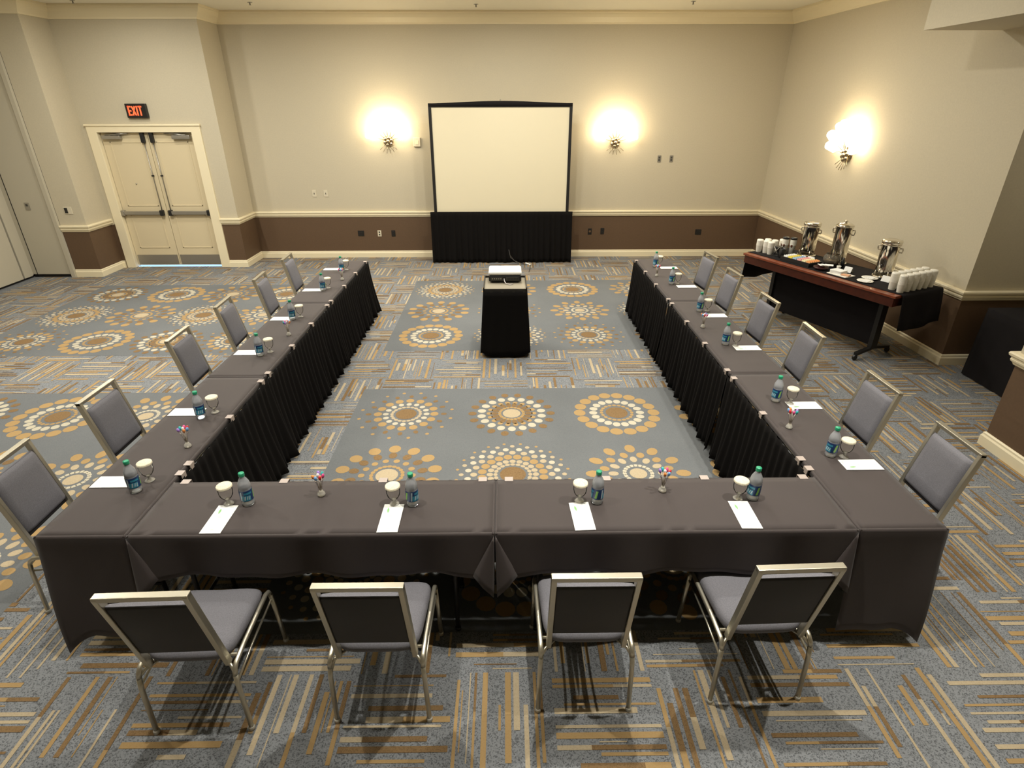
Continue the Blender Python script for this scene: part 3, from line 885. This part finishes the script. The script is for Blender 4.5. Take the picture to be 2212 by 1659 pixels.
# cable and white plug at the foot of the skirt
cb = thing('power_cable', 'grey cable with white plug lying at the foot of the screen skirt', 'cable', (.42, 8.20, 0))
MB().tube([(-.30, -.01, .26), (-.28, .0, .16), (-.20, -.01, .06), (-.10, -.03, .02), (-.02, -.05, .012)], .006, CABLE, 8).tube([(-.30, -.01, .26), (-.27, -.02, .12), (-.12, -.06, .012), (.10, -.12, .010), (.05, -.6, .008)], .005, CABLE, 8).build('cable_cord', None, cb)
MB().box(-.014, .014, -.08, .08, .0, .022, WHITE, Matrix.Translation((.05, -.06, 0)) @ Matrix.Rotation(.5, 4, 'Z')).build('plug', None, cb, .006)

# ------------------------------------------------------------------ projector on skirted cart
ct = thing('projector_cart', 'skirted black projector cart with grey top in the middle of the U', 'cart', (.055, 4.16, 0))
CX, CYn, CYf = .245, -.24, .25
mb = MB(); mb.box(-CX+.012, CX-.012, CYn+.012, CYf-.012, .785, .815, GREYTOP); mb.build('cart_top', None, ct, .004)
mb = MB()
mb.box(-CX, -CX+.012, CYn, CYf, .775, .835, BLKM); mb.box(CX-.012, CX, CYn, CYf, .775, .835, BLKM)
mb.box(-CX, CX, CYf-.012, CYf, .775, .835, BLKM); mb.box(-CX, CX, CYn, CYn+.012, .775, .818, BLKM)
mb.build('cart_rim', None, ct)
mb = MB()
N = 96; rows = []
rr = random.Random(9); phs = [rr.uniform(0, TAU) for _ in range(3)]
for k in range(13):
    f = k/12; row = []
    for i in range(N):
        q = i/N*4; sd = int(q); u = q - sd
        P4 = [(-CX, CYn), (CX, CYn), (CX, CYf), (-CX, CYf)]
        a, b = P4[sd], P4[(sd+1) % 4]
        x = a[0]+(b[0]-a[0])*u; y = a[1]+(b[1]-a[1])*u
        ctr = 1 + .17*f + (.008+.012*f)*math.sin(i*TAU/6 + phs[0]*f)
        corner = 1 - min(1, min(u, 1-u)/.16)
        z = .79 - (.765 - .05*corner)*f
        row.append((x*ctr, y*ctr, max(.01, z)))
    rows.append(row)
mb.grid(rows, SKIRT, True, True)
mb.build('cart_skirt', None, ct, solid=.002)
for sx in (-1, 1):
    for sy in (-1, 1):
        lg = MB().box(sx*.215-.012, sx*.215+.012, sy*.215-.012, sy*.215+.012, .06, .78, BLKM).build('leg', None, ct)
        MB().lathe([(.03, -.012), (.03, .012)], BLACK, 14, Matrix.Translation((sx*.215, sy*.215, .031)) @ Matrix.Rotation(PI/2, 4, 'X')).build('caster', None, lg)
pj = thing('projector', 'white projector with dark rear panel on the skirted cart', 'projector', (.055, 4.30, .816))
mb = MB(); mb.box(-.185, .185, -.13, .17, .012, .085, BLACK); mb.build('projector_body', None, pj, .012)
mb = MB(); mb.box(-.19, .19, -.125, .175, .085, .125, WHITE); o = mb.build('projector_lid', None, pj, .018); o['label'] = 'white rounded top cover'
mb = MB()
for x0, x1, z0, z1 in ((-.165, -.03, .030, .066), (.01, .155, .030, .070)): mb.box(x0, x1, -.136, -.130, z0, z1, DKGREY)
mb.build('port_panel', None, pj, .002)
mb = MB()
for k in range(7): mb.box(.03+.018*k, .038+.018*k, -.139, -.135, .034, .064, BLACK)
for k in range(5): mb.lathe([(.006, 0), (.006, .006)], BSTEEL, 10, Matrix.Translation((-.145+.024*k, -.136, .05)) @ Matrix.Rotation(PI/2, 4, 'X'))
mb.build('rear_sockets', None, pj)
MB().lathe([(.032, 0), (.032, .03)], BLACK, 20, Matrix.Translation((.08, .20, .07)) @ Matrix.Rotation(PI/2, 4, 'X')).build('lens', None, pj)
for sx in (-.15, .15): MB().lathe([(.012, 0), (.012, .014)], BLACK, 10, Matrix.Translation((sx, -.09, 0))).build('foot', None, pj)
MB().tube([(-.012, -.136, .05), (-.008, -.16, .03), (.01, -.19, .008), (.05, -.22, .006), (.09, -.20, .006)], .005, mat('pale_cable', (.55, .52, .5), .5), 8).build('signal_cord', None, pj)

# ------------------------------------------------------------------ coffee table on the right
TH = .86
FL = Vector((3.252, 5.382, 0)); dd = Vector((.4058, -.9139, 0)); nn = Vector((.9139, .4058, 0))
ANG = math.atan2(dd.y, dd.x)
TL, TD = 2.12, .76
def st(s, t, z=0): return FL + dd*s + nn*t + Vector((0, 0, z))
tb = thing('buffet_table', 'mahogany topped coffee table on black casters along the right wall', 'table', FL, ANG)
# local x = s, y = t
MB().box(0, TL, 0, TD, TH-.028, TH, MAHOG).build('tabletop', None, tb, .004)
MB().box(.02, TL-.02, .012, .04, TH-.125, TH-.028, MAHOGD).box(.02, TL-.02, TD-.04, TD-.012, TH-.125, TH-.028, MAHOGD).box(.02, .048, .04, TD-.04, TH-.125, TH-.028, MAHOGD).box(TL-.048, TL-.02, .04, TD-.04, TH-.125, TH-.028, MAHOGD).build('apron', None, tb, .004)
MB().box(.30, TL-.32, .34, .36, .14, TH-.10, BLACKC).build('modesty_panel', None, tb)
for s in (.29, TL-.31):
    lg = MB().box(s-.025, s+.025, .31, .41, .10, TH-.03, BLKM).build('leg', None, tb)
    MB().tube([(s, .10, .075), (s, .38, .115), (s, .66, .075)], 0, BLKM, rect=(.022, .016)).build('foot_bar', None, lg)
    for tt in (.10, .66):
        MB().lathe([(.030, -.014), (.033, -.01), (.033, .01), (.030, .014)], BLACK, 16, Matrix.Translation((s, tt, .0335)) @ Matrix.Rotation(PI/2, 4, 'Y')).build('caster', None, lg)
# black runner
mb = MB()
def rcol(s, t, z): return (s, t, z)
t0, t1 = .085, TD+.004
prof = []                                        # along s with both ends hanging
hang = [.33, .25, .17, .09, .03, .008]
for h in hang: prof.append((-.012 - .03*(h/.33), TH-h))
for k in range(31): prof.append((-.004 + (TL+.008)*k/30, TH+.0028))
for h in reversed(hang): prof.append((TL+.012 + .05*(h/.33)**.7, TH-h*1.05))
rows = []
for s, z in prof:
    row = []
    for j in range(13):
        t = t0 + (t1-t0)*j/12
        zz = z; ss = s
        if z < TH-.02:
            drop = (TH-z)/.33
            zz -= .05*drop*(1-abs(j/12-.4)*1.3)
            ss += (.012*math.sin(j*1.1))*drop*(1 if s > 1 else -1)
        row.append((ss, t, zz))
    rows.append(row)
mb.grid(rows, BLACKC, True)
rn = mb.build('table_runner', None, None, solid=.002, loc=FL, rz=ANG)
tag(rn, 'black cloth laid on the mahogany coffee table, hanging over both ends', 'tablecloth')

RZ = TH + .0042
def at(o, s, t, rz=0, z=RZ):
    o.location = st(s, t, z); o.rotation_euler.z = ANG + rz; return o
def urn(label, s, t, h, lid):
    u = thing('coffee_urn', label, 'coffee urn', (0, 0, 0), 0, 'steel coffee urns')
    k = h
    MB().lathe([(.090, .055), (.094, .06), (.094, .075), (.093, k*.45), (.094, k*.84), (.101, k*.85), (.103, k*.875), (.098, k*.885)], STEEL, 32).build('urn_body', None, u)
    mb = MB()
    if lid: mb.lathe([(.100, k*.885), (.097, k*.90), (.070, k*.93), (.030, k*.945), (.012, k*.95), (.010, k*.965), (.022, k*.975), (.024, k*.985), (.012, k*.998), (.0, k)], STEEL, 28)
    else: mb.lathe([(.098, k*.885), (.104, k*.91), (.106, k*.955), (.100, k*.985), (.07, k), (.04, k*.985), (.0, k*.985)], STEEL, 28)
    mb.build('urn_lid', None, u)
    mb = MB()
    mb.lathe([(.112, 0), (.114, .006), (.110, .016), (.100, .018)], STEEL, 28, None, True, False)
    for q in range(4):
        a = TAU*q/4 + PI/4
        mb.tube([(.105*math.cos(a), .105*math.sin(a), .012), (.094*math.cos(a), .094*math.sin(a), .04), (.090*math.cos(a), .090*math.sin(a), .075)], .007, STEEL, 8)
    mb.build('urn_stand', None, u)
    for sx in (-1, 1):
        MB().tube([(sx*.098, 0, k*.79), (sx*.125, 0, k*.80), (sx*.130, 0, k*.75), (sx*.122, 0, k*.69), (sx*.097, 0, k*.69)], .007, STEEL, 8).build('urn_handle', None, u)
    sp = MB().tube([(0, -.090, .11), (0, -.135, .11), (0, -.145, .09), (0, -.145, .075)], .010, STEEL, 10).build('spigot', None, u)
    MB().tube([(0, -.125, .118), (0, -.125, .15), (0, -.138, .16)], .006, BLACK, 8).build('spigot_lever', None, sp)
    at(u, s, t, .25)
urn('steel coffee urn nearest the room corner, behind the tray of packets', .46, .63, .43, False)
urn('tall steel coffee urn with knobbed lid, middle of the three', .90, .645, .52, True)
urn('steel coffee urn nearest the camera, behind the small white plates', 1.56, .58, .425, False)

# cups in stacks
def cup_obj(h, r0, r1):
    mb = MB()
    n = max(1, int((h-.09)/.012))
    mb.lathe([(r1*.2, 0), (r0, 0), (r0*1.02, .004)] + [(r0+(r1-r0)*.9, .08)] + [q for k in range(n) for q in ((r1, .086+.012*k), (r1*1.02, .089+.012*k), (r1*.98, .092+.012*k))] + [(r1*.9, .092+.012*n), (r1*.6, .09+.012*n)], CUPW, 20)
    return mb.build('cup_stack')
cs = cup_obj(.165, .033, .042)
groupc = 'stacks of white cups on the coffee table'
lst = [(.05, .215, 'white cup stack at the far left corner of the coffee table'), (.137, .245, 'second white cup stack from the far left end'),
       (.07, .335, 'white cup stack in the second row at the far left end'), (.16, .365, 'white cup stack behind the crossed wire holder'),
       (.222, .235, 'white cup stack just left of the crossed wire holder'), (.175, .49, 'white cup stack beside the brown printed cups')]
for k, (s, t, l) in enumerate(lst):
    o = cs if k == 0 else cs.copy()
    if k: C.objects.link(o)
    at(o, s, t); tag(o, l, 'cup stack', groupc)
cs2 = cup_obj(.195, .032, .040)
for k in range(6):
    for row in range(2):
        o = cs2 if (k == 0 and row == 0) else cs2.copy()
        if not (k == 0 and row == 0): C.objects.link(o)
        at(o, 2.045-.105*row, .165+.098*k+.02*row)
        tag(o, 'near end white cup stack, %s row, %s from the table front' % (('outer', 'inner')[row], ORD[k]), 'cup stack', groupc)
PRB = mat('brown_print', (.10, .03, .012), .5)
for k, (s, t, l) in enumerate(((.27, .43, 'white tall cup stack with brown print, left of the two'), (.345, .485, 'white tall cup stack with brown print, beside the far urn'))):
    m_ = thing('printed_cup_stack', l, 'cup stack', (0, 0, 0), 0, 'printed cup stacks')
    MB().lathe([(.028, 0), (.032, .003), (.040, .12), (.042, .125), (.040, .13), (.042, .15), (.040, .20), (.038, .21)], CUPW, 20).build('cups', None, m_)
    MB().lathe([(.042, .195), (.043, .215), (.030, .222), (.0, .222)], BLACK, 20).build('dark_lid', None, m_)
    mb = MB()
    for a in (-2.3, -1.2): mb.ball((.036*math.cos(a), .036*math.sin(a), .115), .014, PRB, 10, (1, 1, 1.5))
    mb.build('brown_emblem', None, m_)
    at(m_, s, t)
xb = thing('wire_holder', 'small black holder with crossed wires in front of the white cup stacks', 'holder', (0, 0, 0))
MB().box(-.045, .045, -.04, .04, 0, .012, BLKM).build('holder_base', None, xb, .003)
mb = MB()
for s_ in (-1, 1): mb.tube([(-.042*s_, -.034, .01), (.042*s_, -.034, .12)], .004, BSTEEL, 8)
mb.build('crossed_wires', None, xb)
mb = MB(); mb.box(-.04, .04, -.03, .035, .012, .045, BLACK); mb.box(-.042, .042, -.03, .036, .085, .12, BLACK); mb.box(-.038, .038, .02, .034, .04, .09, BLACK)
mb.build('holder_box', None, xb, .004)
at(xb, .322, .262)
cn = tag(MB().lathe([(.0, 0), (.036, 0), (.038, .004), (.038, .115), (.034, .12), (.032, .09), (.0, .09)], BLACK, 20).build('canister'), 'black round canister between the wire holder and the packet tray', 'canister')
at(cn, .425, .225)
# tray of packets
tr = thing('packet_tray', 'long black tray of colourful packets at the front of the coffee table', 'tray', (0, 0, 0))
mb = MB(); mb.box(-.215, .215, -.11, .11, 0, .008, BLACK)
for q in ((-.215, .215, -.11, -.10), (-.215, .215, .10, .11), (-.215, -.205, -.10, .10), (.205, .215, -.10, .10)): mb.box(q[0], q[1], q[2], q[3], .008, .052, BLACK)
mb.build('tray_body', None, tr)
mb = MB()
for k in range(1, 6): mb.box(-.205+.0683*k, -.203+.0683*k, -.10, .10, .008, .045, BLACK)
mb.build('divider', None, tr)
at(tr, .71, .235)
PK = [('white', (.80, .80, .76)), ('yellow', (.75, .60, .08)), ('pale blue', (.30, .45, .60)), ('pink', (.75, .35, .32)), ('cream', (.78, .68, .40)), ('orange', (.75, .32, .10))]
for k, (nm, c) in enumerate(PK):
    m = mat('packet_' + nm, c, .6)
    for j in range(6):
        yy = -.085 + .032*j
        o = MB().box(-.028, .028, -.004, .004, 0, .058, m, Matrix.Rotation(-.30, 4, 'X')).build('sweetener_packet')
        p = st(.71 - .2 + .0345 + .0683*k - .003, .235 + yy, RZ+.010)
        o.location = p; o.rotation_euler.z = ANG
        tag(o, '%s packet standing in the black tray, compartment %s from the left' % (nm, ORD[k]), 'packet', 'packets in the black tray')
# tent signs
for k, (s, t, l) in enumerate(((.735, .39, 'small white tent card behind the packet tray'), (1.265, .385, 'small white tent card beside the middle urn'), (1.715, .415, 'small white tent card beside the inner white cup stacks'))):
    o = MB()
    o.grid([[(-.045, -.025, .0), (.045, -.025, .0)], [(-.045, 0, .062), (.045, 0, .062)], [(-.045, .025, 0), (.045, .025, 0)]], WHITE, False)
    o = o.build('tent_card', solid=.0015); at(o, s, t, .1, RZ+.001); tag(o, l, 'tent card', 'tent cards on the coffee table')
# dark bowl of white packets, glass bowl, napkins, plates, small things
bw = tag(MB().lathe([(.0, .0), (.05, 0), (.075, .016), (.085, .034), (.082, .034), (.07, .018), (.0, .012)], mat('dark_red_ceramic', (.05, .015, .015), .3), 24).build('serving_bowl'), 'low dark bowl right of the packet tray', 'bowl')
at(bw, 1.045, .19)
for k in range(4):
    o = MB().box(-.045, .045, -.018, .018, 0, .006, WHITE, Matrix.Rotation(.15*(k-1), 4, 'X')).build('paper_packet')
    at(o, 1.0+.035*k, .235+.012*(k % 2), .4*k-.5, RZ+.037+.007*k); tag(o, 'long white packet lying on the low dark bowl, %s from the left' % ORD[k], 'packet', 'white packets on the dark bowl')
gb = tag(MB().lathe([(.0, .0), (.045, 0), (.05, .008), (.085, .045), (.098, .085), (.09, .125), (.07, .150), (.072, .156)], BOWLG, 28, None, True, False).lathe([(.046, .006), (.084, .046), (.094, .075), (.0, .075)], mat('brown_tea', (.10, .06, .02), .2), 24, None, False, False).build('round_bowl'), 'round glass bowl standing before the middle urn', 'bowl')
at(gb, .985, .43)
o = tag(MB().lathe([(.018, 0), (.02, .003), (.026, .04), (.024, .04), (.018, .006), (.0, .006)], CUPW, 16).build('small_cup'), 'small white cup right of the round glass bowl', 'cup'); at(o, 1.125, .40)
o = tag(MB().lathe([(.0, 0), (.022, 0), (.023, .07), (.012, .09), (.009, .12), (.0, .122)], BLACK, 16).build('sauce_bottle'), 'small black bottle beside the middle urn', 'bottle'); at(o, 1.09, .50)
nk = thing('napkin_tray', 'white square tray at the front edge, near the middle tent card', 'tray', (0, 0, 0))
MB().box(-.125, .125, -.085, .085, 0, .010, CUPW).build('tray_body', None, nk, .004)
at(nk, 1.31, .205)
o = MB()
for k in range(6): o.box(-.07, .07, -.06, .06, .006*k, .006*k+.005, WHITE, Matrix.Rotation(.04*((k*7) % 5-2), 4, 'Z'))
o = tag(o.build('napkin_stack'), 'stack of white paper napkins on the white square tray', 'napkins'); at(o, 1.265, .215, .1, RZ+.0105)
o = tag(MB().box(-.045, .045, -.03, .03, 0, .014, mat('kraft_wrap', (.70, .38, .22), .7)).build('wrapped_stirrers', bevel=.004), 'small orange wrapped bundle on the white square tray', 'bundle'); at(o, 1.385, .19, .2, RZ+.0105)
PL = [(.0, 0), (.05, 0), (.058, .004), (.085, .012), (.084, .014), (.055, .007), (.0, .005)]
o = tag(MB().lathe(PL, CUPW, 28).build('saucer'), 'white saucer at the front edge before the near urn', 'saucer', 'saucers'); at(o, 1.62, .20)
o2 = o.copy(); C.objects.link(o2); at(o2, 1.56, .36); tag(o2, 'white saucer right under the near urn spigot', 'saucer', 'saucers')
for k, oo in enumerate((o, o2)):
    for j in range(5):
        q = MB().box(-.05, .05, -.008, .008, 0, .008, WHITE).build('sugar_stick', bevel=.002)
        q.location = Vector(oo.location) + Vector((0, 0, .0065)) + (dd*(-.03+.017*j)); q.rotation_euler.z = ANG + PI/2 + .1*(j-2)
        tag(q, 'white stick packet on the %s, %s from the left' % (('front saucer', 'saucer under the near urn')[k], ORD[j]), 'packet', 'stick packets on the saucers')

# black draped table in the alcove
al = thing('draped_table', 'black draped table standing in the alcove on the far right', 'table', (5.06, 2.45, 0))
mb = MB()
rows = []
for k in range(9):
    f = k/8; row = []
    for i in range(64):
        q = i/64*4; sd = int(q); u = q-sd
        P4 = [(0, 0), (1.6, 0), (1.6, .92), (0, .92)]
        a, b = P4[sd], P4[(sd+1) % 4]
        x = a[0]+(b[0]-a[0])*u; y = a[1]+(b[1]-a[1])*u
        k_ = 1 + .02*f + .006*f*math.sin(i*2.1)
        row.append((.8+(x-.8)*k_, .46+(y-.46)*k_, .76-.75*f))
    rows.append(row)
V = mb.grid(rows, BLACKC, True, True); mb.bm.faces.new(V[0])
mb.build('drape', None, al)

# ------------------------------------------------------------------ camera
cam = bpy.data.cameras.new('camera'); co = bpy.data.objects.new('camera', cam); C.objects.link(co)
F, pitch, yaw, roll = 1230.5484, .4599, .0105, -.0019
cam.sensor_width = 36; cam.lens = F/2212*36; cam.clip_start = .05; cam.clip_end = 100
cp, sp, cy, sy = math.cos(pitch), math.sin(pitch), math.cos(yaw), math.sin(yaw)
f = Vector((sy*cp, cy*cp, -sp)); r = Vector((cy, -sy, 0)); u = r.cross(f)
r2 = r*math.cos(roll) + u*math.sin(roll); u2 = -r*math.sin(roll) + u*math.cos(roll)
M = Matrix((( r2.x, u2.x, -f.x, .0646), (r2.y, u2.y, -f.y, -2.2103), (r2.z, u2.z, -f.z, 2.6792), (0, 0, 0, 1)))
co.matrix_world = M
S.camera = co

# ------------------------------------------------------------------ lights
LCOL = (1, .955, .85)
def ceiling_fill(x, y, w, size=.16):                 # unseen fill disc, added to keep the walls lit to the top
    l = bpy.data.lights.new('ceiling_fill', 'AREA'); l.shape = 'DISK'; l.size = size; l.energy = w; l.color = LCOL
    o = bpy.data.objects.new('ceiling_fill', l); C.objects.link(o); o.location = (x, y, ZC-.03)
def canlight(x, y, w, size=95, rad=.03):         # narrow recessed can
    l = bpy.data.lights.new('canlight', 'SPOT'); l.energy = w; l.spot_size = math.radians(size); l.spot_blend = .8
    l.color = LCOL; l.shadow_soft_size = rad
    o = bpy.data.objects.new('canlight', l); C.objects.link(o); o.location = (x, y, ZC-.03)
for x, y, w in ((-5.0, 2.2, 75), (-2.4, 3.6, 22), (.5, 3.6, 26), (2.6, 3.6, 26),
                (-5.0, 5.0, 100), (-2.4, 5.6, 48), (.1, 5.6, 54), (2.6, 5.6, 42),
                (-5.4, 6.6, 26), (-2.2, 6.8, 27), (.2, 6.8, 34), (2.6, 6.8, 20)):
    ceiling_fill(x, y, w)
for y, ws in ((.1, (40, 130, 215, 300, 310)), (1.9, (40, 70, 75, 110, 100)), (3.7, (40, 50, 60, 80, 60)), (5.5, (40, 50, 60, 65, 40))):
    for x, w in zip((-4.9, -3.1, -1.3, .5, 2.3), ws):
        canlight(x, y, w)
al_ = bpy.data.lights.new('alcove_fill', 'AREA'); al_.shape = 'DISK'; al_.size = .3; al_.energy = 9; al_.color = LCOL  # unseen fill disc, added to brighten the alcove wall
ao_ = bpy.data.objects.new('alcove_fill', al_); C.objects.link(ao_); ao_.location = (5.9, 2.7, 3.27)
def point(x, y, z, w, rad=.1):
    l = bpy.data.lights.new('sconce_light', 'POINT'); l.energy = w; l.color = (1, .80, .52); l.shadow_soft_size = rad
    o = bpy.data.objects.new('sconce_light', l); C.objects.link(o); o.location = (x, y, z)
point(-1.99, BWY-.55, 2.45, 9); point(2.015, BWY-.55, 2.42, 9); point(xr(6.33)-.50, 6.33, 2.40, 5)
wd = bpy.data.worlds.new('room_ambient'); S.world = wd; wd.use_nodes = True
wd.node_tree.nodes['Background'].inputs['Color'].default_value = (1, .9, .75, 1)
wd.node_tree.nodes['Background'].inputs['Strength'].default_value = .0

S.view_settings.view_transform = 'Standard'; S.view_settings.look = 'None'
S.view_settings.exposure = 0.0; S.view_settings.gamma = 1; S.view_settings.use_curve_mapping = False
S.cycles.use_denoising = True
try: S.cycles.denoiser = 'OPENIMAGEDENOISE'
except Exception: pass
S.cycles.max_bounces = 7; S.cycles.diffuse_bounces = 4; S.cycles.glossy_bounces = 3; S.cycles.transparent_max_bounces = 20
S.cycles.use_adaptive_sampling = True; S.cycles.adaptive_threshold = .03
S.cycles.caustics_reflective = False; S.cycles.caustics_refractive = False
S.cycles.sample_clamp_indirect = 6
